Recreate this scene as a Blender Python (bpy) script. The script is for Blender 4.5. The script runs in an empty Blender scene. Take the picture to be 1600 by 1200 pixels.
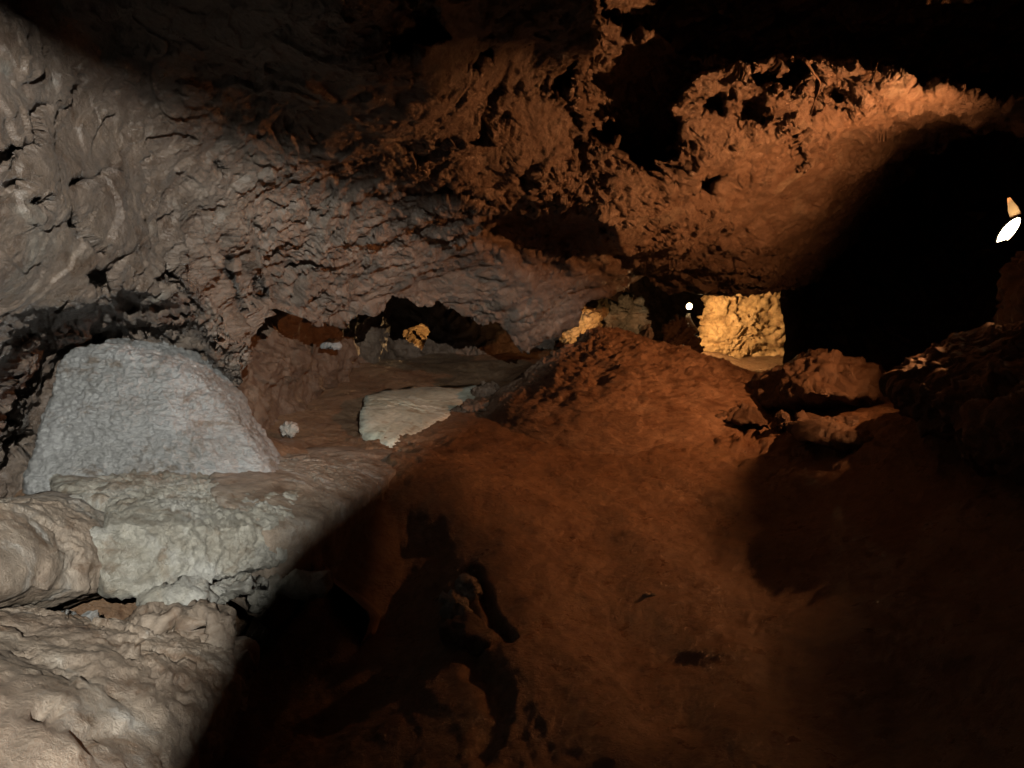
import bpy, bmesh, math
import numpy as np
from mathutils import Vector, Matrix

# ------------------------------------------------------------------ camera, world, lights
S = bpy.context.scene
R = math.radians
FPX = 1142.4                                   # focal length in pixels of the 1600 x 1200 photograph
PITCH = R(4.0)
cam = bpy.data.cameras.new('camera'); camo = bpy.data.objects.new('camera', cam)
S.collection.objects.link(camo); S.camera = camo
camo.rotation_euler = (R(90) - PITCH, 0, 0)
cam.sensor_width = 36; cam.lens = 36 * FPX / 1600; cam.clip_end = 200; cam.clip_start = 0.02
W = bpy.data.worlds.new('World'); S.world = W; W.use_nodes = True
W.node_tree.nodes['Background'].inputs[0].default_value = (0.004, 0.003, 0.003, 1)
W.node_tree.nodes['Background'].inputs[1].default_value = 0.3
S.view_settings.view_transform = 'Standard'; S.view_settings.look = 'None'
S.view_settings.gamma = 1; S.view_settings.exposure = 0; S.view_settings.use_curve_mapping = False
S.cycles.use_denoising = True
S.cycles.max_bounces = 4; S.cycles.diffuse_bounces = 1; S.cycles.glossy_bounces = 2
S.cycles.sample_clamp_indirect = 2.0; S.cycles.sample_clamp_direct = 12.0

AX = np.array([1., 0, 0]); AF = np.array([0, math.cos(PITCH), -math.sin(PITCH)]); AU = np.array([0, math.sin(PITCH), math.cos(PITCH)])
def at(px, py, d):
    """survey point: sighting direction + distance along the passage -> world point"""
    px = np.asarray(px, float); py = np.asarray(py, float); d = np.asarray(d, float)
    return d[..., None] * (((px - 800) / FPX)[..., None] * AX - ((py - 600) / FPX)[..., None] * AU + AF)
def sight(P):
    d = P @ AF
    return 800 + FPX * (P @ AX) / d, 600 - FPX * (P @ AU) / d, d

WARM = (1.0, 0.365, 0.125)
YELLOW = (1.0, 0.57, 0.24)
COOL = (1.0, 0.985, 0.91)
def lamp(name, kind, loc, power, color, aim=None, size=0.02, cone=150, blend=0.3):
    l = bpy.data.lights.new(name, kind); l.energy = power; l.color = color
    l.shadow_soft_size = size
    if kind == 'SPOT': l.spot_size = R(cone); l.spot_blend = blend
    o = bpy.data.objects.new(name, l); S.collection.objects.link(o); o.location = loc
    if aim is not None: o.rotation_euler = Vector(aim).to_track_quat('-Z', 'Y').to_euler()
    return o
# cool floodlight beside the photographer (outside the frame)
COOL_POS = np.array([1.00, -2.00, 0.90])
lamp('cool_light', 'SPOT', COOL_POS, 3300, COOL, (-1.0, 1.8, -0.2), size=0.005, cone=120, blend=0.5)
# the halogen lamp on the right-hand wall (seen in the photograph)
LAMP_POS = at(1577, 362, 4.6)
LAMP_DIR = np.array([-0.88, 0.05, 0.47]); LAMP_DIR /= np.linalg.norm(LAMP_DIR)
lamp('halogen_light', 'SPOT', LAMP_POS + LAMP_DIR * 0.05, 470, WARM, (-0.84, 0.16, 0.24), size=0.016, cone=178, blend=0.75)
# small bulb in the far chamber (seen in the photograph) and two lamps hidden behind rock further in
BULB_POS = at(1077, 478, 9.6)
lamp('far_bulb_light', 'SPOT', BULB_POS + np.array([0.05, 0.07, -0.01]), 190, YELLOW, (1, 1.15, -0.15), size=0.02, cone=150, blend=0.4)
lamp('hidden_niche_light', 'POINT', at(690, 515, 11.9), 22, YELLOW, size=0.03)
lamp('hidden_passage_light', 'SPOT', at(918, 530, 9.0), 30, YELLOW, (0.1, 1, 0.25), size=0.03, cone=110, blend=0.5)

# ------------------------------------------------------------------ noise
rng = np.random.default_rng(7)
PERM = np.concatenate([rng.permutation(256)] * 3).astype(np.int32)
GR = rng.normal(size=(256, 3)); GR /= np.linalg.norm(GR, axis=1)[:, None]
GR = GR.astype(np.float32)
def perlin(P):
    P = np.asarray(P, np.float32); sh = P.shape[:-1]; P = P.reshape(-1, 3)
    i = np.floor(P).astype(np.int32); f = P - i; i &= 255
    w = f * f * f * (f * (f * 6 - 15) + 10)
    out = 0
    for dx in (0, 1):
        wx = w[:, 0] if dx else 1 - w[:, 0]
        a = PERM[i[:, 0] + dx]
        for dy in (0, 1):
            wy = wx * (w[:, 1] if dy else 1 - w[:, 1])
            b = PERM[a + i[:, 1] + dy]
            for dz in (0, 1):
                g = GR[PERM[b + i[:, 2] + dz]]
                out = out + wy * (w[:, 2] if dz else 1 - w[:, 2]) * (g[:, 0] * (f[:, 0] - dx) + g[:, 1] * (f[:, 1] - dy) + g[:, 2] * (f[:, 2] - dz))
    return (out * 1.5).reshape(sh)
def fbm(P, o=4, g=0.5, l=2.03):
    s = 0; a = 1
    for k in range(o):
        s = s + a * perlin(P + 17.3 * k); P = P * l; a *= g
    return s
def ridged(P, o=4, g=0.5, l=2.07):
    s = 0; a = 1; pw = 1
    for k in range(o):
        n = 1 - np.abs(perlin(P + 9.1 * k)) * 2; n = n * n * np.sign(n)
        s = s + a * n * pw; pw = np.clip(n, 0.2, 1); P = P * l; a *= g
    return s
def warp(P, s, a, seed=0):
    Q = P * s + seed
    return P + a * np.stack([perlin(Q), perlin(Q + 31.7), perlin(Q + 63.1)], -1)
def swirl(P, s, a, seed=0):
    x, y, z = P[..., 0] * s, P[..., 1] * s, P[..., 2] * s
    return P + a * 0.6 * np.stack([np.sin(y * 4.1 + seed + 1.7 * np.sin(z * 2.3)) + .5 * np.sin(z * 9.7 + x * 3.1), np.sin(z * 3.7 + 2 * seed + 1.7 * np.sin(x * 2.9)) + .5 * np.sin(x * 8.9 + y * 2.7), np.sin(x * 4.4 - seed + 1.7 * np.sin(y * 2.1)) + .5 * np.sin(y * 9.1 + z * 3.3)], -1)
def cells(Q):
    """nearest feature point of each sample: distance, second distance, id, offset (8 nearest cells)"""
    Q = np.asarray(Q, np.float32)
    i = np.floor(Q).astype(np.int32); f = Q - i; lo = np.where(f < 0.5, -1, 0).astype(np.int32); i &= 255
    f1 = np.full(len(Q), 9., np.float32); f2 = f1.copy(); h1 = np.zeros(len(Q), np.int32); ox = np.zeros(len(Q), np.float32); oy = ox.copy(); oz = ox.copy()
    for a in (0, 1):
        cx = lo[:, 0] + a; px = PERM[(i[:, 0] + cx) & 255]; fx = f[:, 0] - cx - .5
        for b in (0, 1):
            cy = lo[:, 1] + b; py = PERM[px + ((i[:, 1] + cy) & 255)]; fy = f[:, 1] - cy - .5
            for c in (0, 1):
                cz = lo[:, 2] + c; h = PERM[py + ((i[:, 2] + cz) & 255)]; g = GR[h]
                x = fx - g[:, 0] * .45; y = fy - g[:, 1] * .45; z = f[:, 2] - cz - .5 - g[:, 2] * .45
                d = x * x + y * y + z * z; m = d < f1
                f2 = np.where(m, f1, np.minimum(f2, d)); f1 = np.where(m, d, f1); h1 = np.where(m, h, h1)
                ox = np.where(m, x, ox); oy = np.where(m, y, oy); oz = np.where(m, z, oz)
    return np.sqrt(f1), np.sqrt(f2), h1, ox, oy, oz
def worley(P):
    sh = P.shape[:-1]; f1, f2, h, *_ = cells(P.reshape(-1, 3))
    return f1.reshape(sh), f2.reshape(sh), (h / 255.).reshape(sh)
def facets(P, s, tilt=1.0, step=0.5, wa=0.25, seed=0):
    """broken rock: every cell is a tilted plane, with breaks between neighbours"""
    Q = swirl(P, s, wa / s, seed) * s + seed * 1.7; sh = Q.shape[:-1]
    _, _, h1, ox, oy, oz = cells(Q.reshape(-1, 3)); g = GR[PERM[h1 + 57]]
    return ((ox * g[:, 0] + oy * g[:, 1] + oz * g[:, 2]) * tilt + (PERM[h1 + 101] / 255. - .5) * step).reshape(sh)
def sstep(a, b, x):
    t = np.clip((x - a) / (b - a), 0, 1); return t * t * (3 - 2 * t)
def terrace(n, k, e=0.3):
    s = n * k; fl = np.floor(s); return (fl + sstep(0, e, s - fl)) / k
def flakes(P, s, k=3.0, e=0.22, seed=0, stretch=(1, 1, 1), wa=0.5):
    """delaminated rock: stepped plates with sharp broken edges"""
    Q = swirl(P, s * .8, wa / s * .6, seed) * s * np.array(stretch) + seed
    return terrace(fbm(Q, 3), k, e)

# ------------------------------------------------------------------ control-point surfaces
def tps(xy, v):
    xy = np.asarray(xy, float); v = np.asarray(v, float); n = len(xy)
    def phi(r2): return 0.5 * r2 * np.log(r2 + 1e-12)
    K = phi(((xy[:, None] - xy[None]) ** 2).sum(-1)) + np.eye(n) * 1e-4
    Pm = np.c_[np.ones(n), xy]
    A = np.block([[K, Pm], [Pm.T, np.zeros((3, 3))]])
    c = np.linalg.solve(A, np.r_[v, 0, 0, 0])
    def ev(q):
        sh = q.shape[:-1]; q = q.reshape(-1, 2); out = np.empty(len(q))
        for s in range(0, len(q), 40000):
            b = q[s:s + 40000]
            out[s:s + 40000] = phi(((b[:, None] - xy[None]) ** 2).sum(-1)) @ c[:n] + np.c_[np.ones(len(b)), b] @ c[n:]
        return out.reshape(sh)
    return ev
def interp(pts, x):
    pts = np.array(pts, float); return np.interp(x, pts[:, 0], pts[:, 1])
def bump_at(px, py, cx, cy, rx, ry, rot=0):
    c, s = math.cos(R(rot)), math.sin(R(rot)); dx, dy = px - cx, py - cy
    return np.exp(-(((dx * c + dy * s) / rx) ** 2 + ((-dx * s + dy * c) / ry) ** 2))
def poly_dist(px, py, poly):
    best = np.full(px.shape, 1e9)
    for (x0, y0), (x1, y1) in zip(poly[:-1], poly[1:]):
        vx, vy = x1 - x0, y1 - y0
        t = np.clip(((px - x0) * vx + (py - y0) * vy) / (vx * vx + vy * vy), 0, 1)
        best = np.minimum(best, np.hypot(px - x0 - t * vx, py - y0 - t * vy))
    return best
def inside(px, py, poly):
    r = np.zeros(px.shape, bool); n = len(poly)
    for i in range(n):
        (x0, y0), (x1, y1) = poly[i], poly[(i + 1) % n]
        if y0 == y1: continue
        r ^= ((y0 > py) != (y1 > py)) & (px < (x1 - x0) * (py - y0) / (y1 - y0) + x0)
    return r
def region(px, py, poly, soft):
    d = poly_dist(px, py, list(poly) + [poly[0]])
    d = np.where(inside(px, py, poly), d, -d)
    return sstep(-soft, soft, d)

# ------------------------------------------------------------------ mesh building
def mesh_np(name, V, F):
    me = bpy.data.meshes.new(name); F = np.asarray(F, np.int32); n, k = F.shape
    me.vertices.add(len(V)); me.vertices.foreach_set('co', np.asarray(V, np.float32).ravel())
    me.loops.add(n * k); me.loops.foreach_set('vertex_index', F.ravel())
    me.polygons.add(n); me.polygons.foreach_set('loop_start', np.arange(n, dtype=np.int32) * k)
    me.polygons.foreach_set('use_smooth', np.ones(n, bool))
    me.update(calc_edges=True)
    return me
def grid_faces(a, b):
    i = np.arange(a * b).reshape(a, b)
    return np.stack([i[:-1, :-1], i[1:, :-1], i[1:, 1:], i[:-1, 1:]], -1).reshape(-1, 4)
def grid_normals(P, toward):
    n = np.cross(np.gradient(P, axis=0), np.gradient(P, axis=1))
    n /= np.linalg.norm(n, axis=-1, keepdims=True) + 1e-9
    s = np.sign((n * (toward - P)).sum(-1, keepdims=True)); return n * np.where(s == 0, 1, s)
def obj(name, me, mat, parent=None, loc=(0, 0, 0)):
    o = bpy.data.objects.new(name, me); S.collection.objects.link(o)
    if mat is not None: me.materials.append(mat)
    o.location = loc
    if parent is not None: o.parent = parent
    return o
def tag(o, label, cat, group=None):
    o['label'] = label; o['category'] = cat
    if group: o['group'] = group
    return o
def structure(name, V, F, mat):
    o = obj(name, mesh_np(name, V, F), mat); o['kind'] = 'structure'; return o

# ------------------------------------------------------------------ materials
def rock_mat(name, cols, scale=1.2, rough=(0.5, 0.85), bump=0.5, fine=60, speck=0.0, spec=0.4, streak=None, veins=None, wet=0.14):
    """cols: three base colours mixed by noise; a wet sheen varies the roughness"""
    m = bpy.data.materials.new(name); m.use_nodes = True; nt = m.node_tree; N = nt.nodes; L = nt.links
    b = N['Principled BSDF']
    geo = N.new('ShaderNodeNewGeometry'); vec = geo.outputs['Position']
    if streak:
        mp = N.new('ShaderNodeMapping'); mp.inputs['Scale'].default_value = streak[0]; mp.inputs['Rotation'].default_value = streak[1]
        L.new(vec, mp.inputs['Vector']); svec = mp.outputs[0]
    else: svec = vec
    def noise(sc, det=6, ro=0.6, v=None, dist=0.0):
        n = N.new('ShaderNodeTexNoise'); n.inputs['Scale'].default_value = sc; n.inputs['Detail'].default_value = det
        n.inputs['Roughness'].default_value = ro; n.inputs['Distortion'].default_value = dist
        L.new(v or vec, n.inputs['Vector']); return n.outputs['Fac']
    def ramp(fac, stops):
        r = N.new('ShaderNodeValToRGB'); e = r.color_ramp.elements
        while len(e) < len(stops): e.new(0.5)
        for q, (p, c) in zip(e, stops): q.position = p; q.color = (*c, 1) if len(c) == 3 else c
        L.new(fac, r.inputs['Fac']); return r.outputs['Color']
    def mix(f, a, c2, kind='MIX'):
        x = N.new('ShaderNodeMixRGB'); x.blend_type = kind
        for s, v in ((0, f), (1, a), (2, c2)):
            if isinstance(v, bpy.types.NodeSocket): L.new(v, x.inputs[s])
            elif isinstance(v, (int, float)): x.inputs[s].default_value = v
            else: x.inputs[s].default_value = (*v, 1)
        return x.outputs[0]
    c = ramp(noise(scale, 8, 0.62, svec, 0.6), [(0.30, cols[0]), (0.5, cols[1]), (0.68, cols[2])])
    g = ramp(noise(fine * 0.35, 8, 0.7, svec), [(0.28, (0.55, 0.55, 0.55)), (0.52, (1, 1, 1)), (0.75, (1.18, 1.16, 1.12))])
    c = mix(0.85, c, g, 'MULTIPLY')
    if veins:
        c = mix(ramp(noise(veins[0], 6, 0.7, svec, 1.2), [(0.55, (0, 0, 0)), (0.68, (1, 1, 1))]), c, veins[1])
    c = mix(ramp(noise(5.5, 7, 0.7, vec, 0.8), [(0.36, (1, 1, 1)), (0.47, (0, 0, 0))]), c, mix(1.0, c, (0.62, 0.52, 0.44), 'MULTIPLY'))
    c = mix(ramp(noise(16, 5, 0.75, vec, 0.5), [(0.60, (0, 0, 0)), (0.70, (0.6, 0.6, 0.6))]), c, mix(1.0, c, (1.35, 1.38, 1.42), 'MULTIPLY'))
    L.new(c, b.inputs['Base Color'])
    rg = N.new('ShaderNodeMapRange'); rg.inputs['From Min'].default_value = 0.35; rg.inputs['From Max'].default_value = 0.65
    rg.inputs['To Min'].default_value = rough[0] * 0.72; rg.inputs['To Max'].default_value = rough[1] * 0.9
    L.new(noise(7, 6, 0.7), rg.inputs['Value']); L.new(rg.outputs[0], b.inputs['Roughness'])
    b.inputs['Specular IOR Level'].default_value = spec
    b.inputs['Coat Weight'].default_value = wet; b.inputs['Coat Roughness'].default_value = 0.27
    b1 = N.new('ShaderNodeBump'); b1.inputs['Strength'].default_value = bump; b1.inputs['Distance'].default_value = 0.055
    L.new(noise(fine * 0.4, 10, 0.72, svec, 0.4), b1.inputs['Height'])
    b2 = N.new('ShaderNodeBump'); b2.inputs['Strength'].default_value = bump * 0.8; b2.inputs['Distance'].default_value = 0.016
    L.new(noise(fine * 1.8, 6, 0.7, svec), b2.inputs['Height']); L.new(b1.outputs[0], b2.inputs['Normal'])
    L.new(b2.outputs[0], b.inputs['Normal']); L.new(b2.outputs[0], b.inputs['Coat Normal'])
    return m
def plain(name, col, rough=0.5, metal=0.0, emit=None):
    m = bpy.data.materials.new(name); m.use_nodes = True; b = m.node_tree.nodes['Principled BSDF']
    n = m.node_tree.nodes.new('ShaderNodeTexNoise'); n.inputs['Scale'].default_value = 40
    r = m.node_tree.nodes.new('ShaderNodeValToRGB')
    r.color_ramp.elements[0].color = (*[v * 0.75 for v in col], 1); r.color_ramp.elements[1].color = (*col, 1)
    m.node_tree.links.new(n.outputs['Fac'], r.inputs['Fac']); m.node_tree.links.new(r.outputs[0], b.inputs['Base Color'])
    b.inputs['Roughness'].default_value = rough; b.inputs['Metallic'].default_value = metal
    if emit: b.inputs['Emission Color'].default_value = (*emit[0], 1); b.inputs['Emission Strength'].default_value = emit[1]
    return m
M_CEIL = rock_mat('cave_rock', [(0.087, 0.059, 0.041), (0.132, 0.096, 0.071), (0.168, 0.133, 0.103)], 1.5, (0.34, 0.72), 1.0, 72, veins=(2.2, (0.162, 0.147, 0.123)), spec=0.6, wet=0.42)
M_FLOOR = rock_mat('trodden_clay', [(0.120, 0.067, 0.036), (0.157, 0.094, 0.053), (0.194, 0.125, 0.073)], 1.8, (0.30, 0.75), 0.75, 75, wet=0.3)
M_MOUND = rock_mat('lumpy_clay', [(0.152, 0.092, 0.058), (0.223, 0.145, 0.095), (0.339, 0.244, 0.174)], 5, (0.32, 0.7), 1.0, 50)
M_CALC = rock_mat('pale_calcite', [(0.210, 0.210, 0.201), (0.273, 0.276, 0.273), (0.331, 0.335, 0.336)], 2.2, (0.4, 0.75), 1.0, 95, streak=((1, 1, 2.2), (0, 0.12, 0)))
M_LEDGE = rock_mat('crusted_limestone', [(0.162, 0.141, 0.108), (0.252, 0.240, 0.204), (0.330, 0.324, 0.300)], 4, (0.4, 0.8), 0.9, 70)
M_PINK = rock_mat('pinkish_limestone', [(0.099, 0.072, 0.052), (0.163, 0.129, 0.098), (0.211, 0.183, 0.151)], 3.0, (0.45, 0.8), 0.5, 60, veins=(3.0, (0.206, 0.194, 0.175)))
M_SLAB = rock_mat('greenish_limestone', [(0.276, 0.282, 0.222), (0.330, 0.336, 0.276), (0.372, 0.372, 0.318)], 2.5, (0.4, 0.7), 0.35, 60)
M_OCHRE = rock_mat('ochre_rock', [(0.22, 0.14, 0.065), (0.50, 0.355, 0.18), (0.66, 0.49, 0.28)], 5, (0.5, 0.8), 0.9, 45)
M_BOULD = rock_mat('brown_boulder_rock', [(0.065, 0.041, 0.026), (0.091, 0.060, 0.040), (0.117, 0.082, 0.056)], 2.5, (0.45, 0.8), 0.7, 60)
M_STONE = rock_mat('pale_stone', [(0.216, 0.186, 0.156), (0.288, 0.264, 0.234), (0.336, 0.318, 0.294)], 4, (0.4, 0.8), 0.7, 80)

# ------------------------------------------------------------------ ceiling and left wall (one vault of rock)
EDGE = [(-400, 980), (-100, 900), (0, 830), (100, 790), (250, 740), (340, 660), (372, 596), (386, 548), (400, 500), (420, 478), (450, 490), (500, 505), (540, 500), (580, 488),
        (610, 464), (640, 466), (690, 474), (720, 490), (745, 500), (775, 502), (795, 522), (812, 546), (860, 541), (880, 517), (900, 496), (925, 468),
        (960, 452), (990, 440), (1008, 428), (1030, 438), (1050, 452), (1075, 450), (1100, 463), (1130, 458), (1170, 455), (1205, 455), (1250, 448), (1300, 410),
        (1350, 350), (1400, 290), (1450, 240), (1500, 215), (1560, 200), (1700, 205), (2000, 230)]
CP = [(-400, -400, 1.5), (-400, 100, 1.45), (-400, 500, 1.5), (-400, 980, 1.7), (0, -400, 1.75), (0, 0, 2.3), (0, 150, 2.3), (0, 300, 2.25), (0, 450, 2.45), (0, 600, 2.85), (0, 830, 3.0),
      (100, 150, 2.65), (150, 450, 2.85), (130, 620, 3.2), (250, 300, 3.2), (300, 500, 3.6), (340, 560, 3.95), (372, 596, 4.3), (400, 480, 4.6), (250, 740, 3.9),
      (300, 0, 2.6), (300, 150, 3.0), (300, -400, 1.85), (700, -400, 1.8), (540, 60, 2.55), (700, 0, 2.75), (440, 170, 3.3), (700, 150, 3.5), (600, 250, 3.95), (480, 340, 4.2), (480, 430, 4.9), (560, 480, 5.7), (640, 470, 6.3),
      (700, 400, 5.7), (740, 500, 7.2), (830, 470, 7.0), (812, 545, 7.9), (900, 490, 8.0), (850, 420, 6.7), (950, 440, 7.7), (1010, 428, 8.0),
      (760, 310, 4.8), (850, 290, 5.0), (960, 370, 5.8), (900, 200, 4.6), (850, 80, 3.7), (1000, 310, 5.5), (1040, 400, 6.8),
      (1000, 0, 3.5), (1000, -400, 1.95), (1350, -400, 1.8), (1300, 0, 4.2), (1060, 170, 4.9), (1150, 130, 4.8), (1250, 190, 5.2), (1400, 165, 5.2), (1600, 180, 5.0), (2000, 220, 4.0), (1650, 0, 4.0), (2000, -400, 1.8), (2000, 0, 2.8),
      (1100, 300, 5.9), (1200, 300, 6.2), (1300, 260, 6.2), (1350, 230, 6.3), (1230, 400, 7.3), (1110, 430, 7.6), (1200, 455, 8.1), (1260, 440, 8.4), (1340, 350, 7.8), (1440, 245, 7.0)]
def build_ceiling():
    nu, nv, nb = 1000, 560, 40
    u = np.concatenate([np.linspace(-400, -20, 90, endpoint=False), np.linspace(-20, 1620, nu - 150, endpoint=False), np.linspace(1620, 2000, 60)])
    e = interp(EDGE, u)
    t = np.linspace(0, 1, nv)
    top = -400; knee = -15
    k = 0.16
    ty = np.where(t < k, t / k, 0)[None]
    v = np.where(t[None] < k, top + (knee - top) * ty, knee + (e[:, None] - knee) * ((t[None] - k) / (1 - k)))
    uu = np.repeat(u[:, None], nv, 1)
    # ragged silhouette
    q = np.stack([u * 0.03, u * 0, u * 0], -1)
    v = v + (sstep(0.8, 1, t))[None] * ((fbm(q, 4) * 6)[:, None])
    cp = np.array(CP); f = tps(cp[:, :2] / 1000, np.log(cp[:, 2]))
    ld = f(np.stack([uu, v], -1) / 1000)
    d = np.exp(ld)
    # ---- large forms set into the rock: recesses, steps and clefts (metres along the sight line)
    add = np.zeros_like(d)
    wn = np.stack([uu, v, uu * 0], -1) * .022; wu = uu + 16 * fbm(wn, 4); wv = v + 16 * fbm(wn + 5, 4)
    add += 0.55 * region(wu, wv, [(775, 333), (820, 318), (870, 322), (930, 348), (985, 395), (960, 430), (880, 440), (800, 410), (740, 365)], 16) * sstep(450, 345, wv)   # arch under the overhang
    add += np.maximum(0.75 * region(wu, wv, [(930, 20), (1010, 40), (1110, 70), (1160, 95), (1080, 120), (1045, 160), (1062, 200), (1040, 250), (1000, 262), (960, 225), (925, 215), (905, 140)], 6),   # hollow added to the shape, darkening ceiling that only lies in shade
                      1.3 * region(wu, wv, [(930, 30), (1080, 90), (1170, 100), (1250, 84), (1330, 98), (1420, 126), (1500, 142), (1700, 150), (1800, -180), (890, -180)], 7))                        # open space above the lit shelf
    add += 1.1 * region(wu, wv, [(-150, 940), (-40, 720), (-10, 640), (40, 520), (190, 488), (300, 508), (345, 600), (385, 680), (420, 880)], 48)            # hollow behind the pale boulder
    for poly, a in [([(1082, 155), (1128, 150), (1122, 180), (1096, 182)], .22), ([(1150, 160), (1182, 150), (1186, 186), (1168, 180)], .18), ([(1180, 110), (1225, 92), (1262, 100), (1240, 130), (1200, 140)], .3),
                    ([(1298, 140), (1322, 140), (1318, 155), (1300, 152)], .15), ([(1040, 265), (1075, 258), (1070, 282), (1045, 280)], .25), ([(1078, 278), (1130, 272), (1118, 296), (1085, 298)], .25),
                    ([(715, 100), (770, 68), (765, 90), (730, 108)], .28), ([(610, 90), (690, 55), (680, 20), (640, 10), (600, 60)], .3), ([(800, 260), (825, 245), (835, 275), (812, 290)], .2),
                    ([(855, 130), (905, 85), (915, 95), (880, 150)], .2)]:
        add += a * region(wu, wv, poly, 7)
    for poly, w, a in [([(60, 165), (30, 180), (48, 215), (20, 240), (-10, 270)], 13, .16), ([(108, 288), (140, 280), (166, 265)], 9, .12), ([(46, 310), (58, 322)], 11, .12), ([(0, 300), (25, 290)], 12, .12),
                       ([(95, 325), (108, 350), (140, 390)], 8, .10), ([(148, 430), (160, 460), (165, 490), (160, 520), (190, 530)], 15, .22), ([(190, 465), (205, 480)], 10, .14),
                       ([(255, 430), (275, 440), (290, 470), (310, 490)], 11, .18), ([(350, 410), (365, 450), (378, 480)], 9, .18), ([(395, 440), (410, 465), (405, 490)], 9, .2), ([(285, 505), (300, 520)], 10, .12),
                       ([(90, 485), (105, 468)], 8, .1), ([(235, 240), (225, 248)], 6, .06), ([(335, 255), (340, 265)], 8, .08), ([(30, 690), (80, 600), (110, 560)], 16, .2), ([(0, 695), (60, 690)], 14, .25),
                       ([(1245, 90), (1280, 130), (1268, 190), (1240, 215), (1255, 260)], 4, .07), ([(575, 350), (640, 335)], 6, .06), ([(640, 300), (700, 290), (760, 310)], 8, .1), ([(500, 315), (515, 300)], 9, .1)]:
        wob = fbm(np.stack([uu * .02, v * .02, uu * 0 + a * 10], -1), 3) * w * 0.9
        add += a * sstep(w * 1.2, w * 0.45, poly_dist(uu, v, poly) + wob)
    d = d + add * (d / 4.0) ** 0.5
    P = at(uu, v, d)
    # roll the hidden rear of the lip back and up
    lip = P[:, -1]; s = np.linspace(0, 1, nb + 1)[1:]
    back = lip / np.linalg.norm(lip, axis=1, keepdims=True); back[:, 2] = 0
    s2 = s[None, :, None]
    roll = lip[:, None] + back[:, None] * (s2 ** 1.5) * 1.3 + np.array([0, 0, 1.]) * (s2 ** 0.8) * 0.28
    P = np.concatenate([P, roll], 1)
    uu = np.concatenate([uu, np.repeat(uu[:, -1:], nb, 1)], 1); v = np.concatenate([v, np.repeat(v[:, -1:], nb, 1)], 1)
    n = grid_normals(P, np.array([0, 0, 0.]))
    n[:, -nb:] = n[:, -nb - 1:-nb]
    # ---- relief
    crag = np.clip(bump_at(uu, v, 810, 175, 270, 125, 12) + 1.0 * bump_at(uu, v, 1200, 170, 230, 75, 12) + .6 * bump_at(uu, v, 1000, 350, 130, 80) + 0.6 * bump_at(uu, v, 1150, 430, 120, 40) + .3 * bump_at(uu, v, 1500, 170, 250, 50), 0, 1)
    strk = np.clip(bump_at(uu, v, 560, 400, 330, 110, -10) + bump_at(uu, v, 330, 480, 120, 120), 0, 1)
    smooth = np.clip(bump_at(uu, v, 720, 430, 200, 60) + bump_at(uu, v, 60, 500, 130, 120) + bump_at(uu, v, 1210, 320, 110, 90) + bump_at(uu, v, 870, 390, 110, 40) + bump_at(uu, v, 120, 250, 120, 50), 0, 1)
    base = 0.05 * fbm(P * 1.1, 3) + 0.03 * fbm(P * 3.1 + 4, 3)
    cr = 0.05 * flakes(P, 2.2, 2.4, 0.2, 3) + 0.06 * facets(P, 2.6, 1.0, .5, .45, 1) + 0.026 * facets(P, 6.0, 1.0, .6, .5, 2) + 0.011 * facets(P, 16.0, 1.0, .6, .5, 3) + 0.006 * ridged(warp(P, 12, 0.05) * 24, 3, 0.6)
    Q = P @ np.array(Matrix.Rotation(R(-28), 3, 'Y')).T
    st = 0.05 * flakes(Q, 3.4, 2.6, 0.2, 11, (0.55, 1, 1.9), 0.7) + 0.008 * facets(Q * np.array([.5, 1, 1.5]), 6, 1, .7, .5, 5) + 0.010 * flakes(Q, 11, 2, .2, 31, (.5, 1, 1.8), .7)
    lw = 0.045 * flakes(Q, 2.0, 1.7, 0.08, 21, (0.8, 1, 1.3), 0.6) + 0.014 * flakes(Q, 5.5, 1.6, .12, 24) + 0.004 * fbm(P * 22, 3, .6)
    f1, f2, _ = worley(warp(P, 9, .04) * 11)
    pits = -0.012 * sstep(0.35, 0.12, f1)
    cr = cr * (0.35 + 0.9 * sstep(-.35, .45, fbm(P * 2.3 + 40, 3)))
    h = base + cr * (0.15 + 0.75 * crag) + st * strk + lw * np.clip(1 - crag, 0, 1) + pits * np.clip(1 - smooth, .2, 1)
    h = np.where(True, base + (h - base) * (1 - 0.72 * smooth), h)
    dist = np.linalg.norm(P, axis=-1)
    h = h * np.clip(dist / 3.6, 0.55, 1.6)
    st = np.linalg.norm(np.gradient(P, axis=0), axis=-1) / 0.0068 + np.linalg.norm(np.gradient(P, axis=1), axis=-1) / 0.0045
    h = h / (1 + (st / dist / 1.6) ** 4 * .3)
    P = P + n * h[..., None]
    a, b = P.shape[:2]
    return structure('cave_ceiling', P.reshape(-1, 3), grid_faces(a, b), M_CEIL)
build_ceiling()

# ------------------------------------------------------------------ rear rock behind the low arch, and the dark bay on the right
def sheet(name, u0, u1, v0, v1, nu, nv, cp, mat, relief, hole=None, carve=None):
    u = np.linspace(u0, u1, nu); v = np.linspace(v0, v1, nv); uu, vv = np.meshgrid(u, v, indexing='ij')
    cp = np.array(cp); d = np.exp(tps(cp[:, :2] / 1000, np.log(cp[:, 2]))(np.stack([uu, vv], -1) / 1000))
    if carve is not None: d = d + carve(uu, vv)
    P = at(uu, vv, d); n = grid_normals(P, np.zeros(3)); P = P + n * relief(P, uu, vv)[..., None]
    F = grid_faces(nu, nv)
    if hole is not None:
        fx = uu.reshape(-1)[F].mean(1); fy = vv.reshape(-1)[F].mean(1); F = F[~inside(fx, fy, hole)]
    return structure(name, P.reshape(-1, 3), F, mat)
def rear_relief(P, u, v):
    return (0.10 * fbm(P * 1.3, 4) + 0.10 * flakes(P, 1.6, 2.4, .3, 5) + 0.03 * ridged(P * 4, 4))
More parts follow.
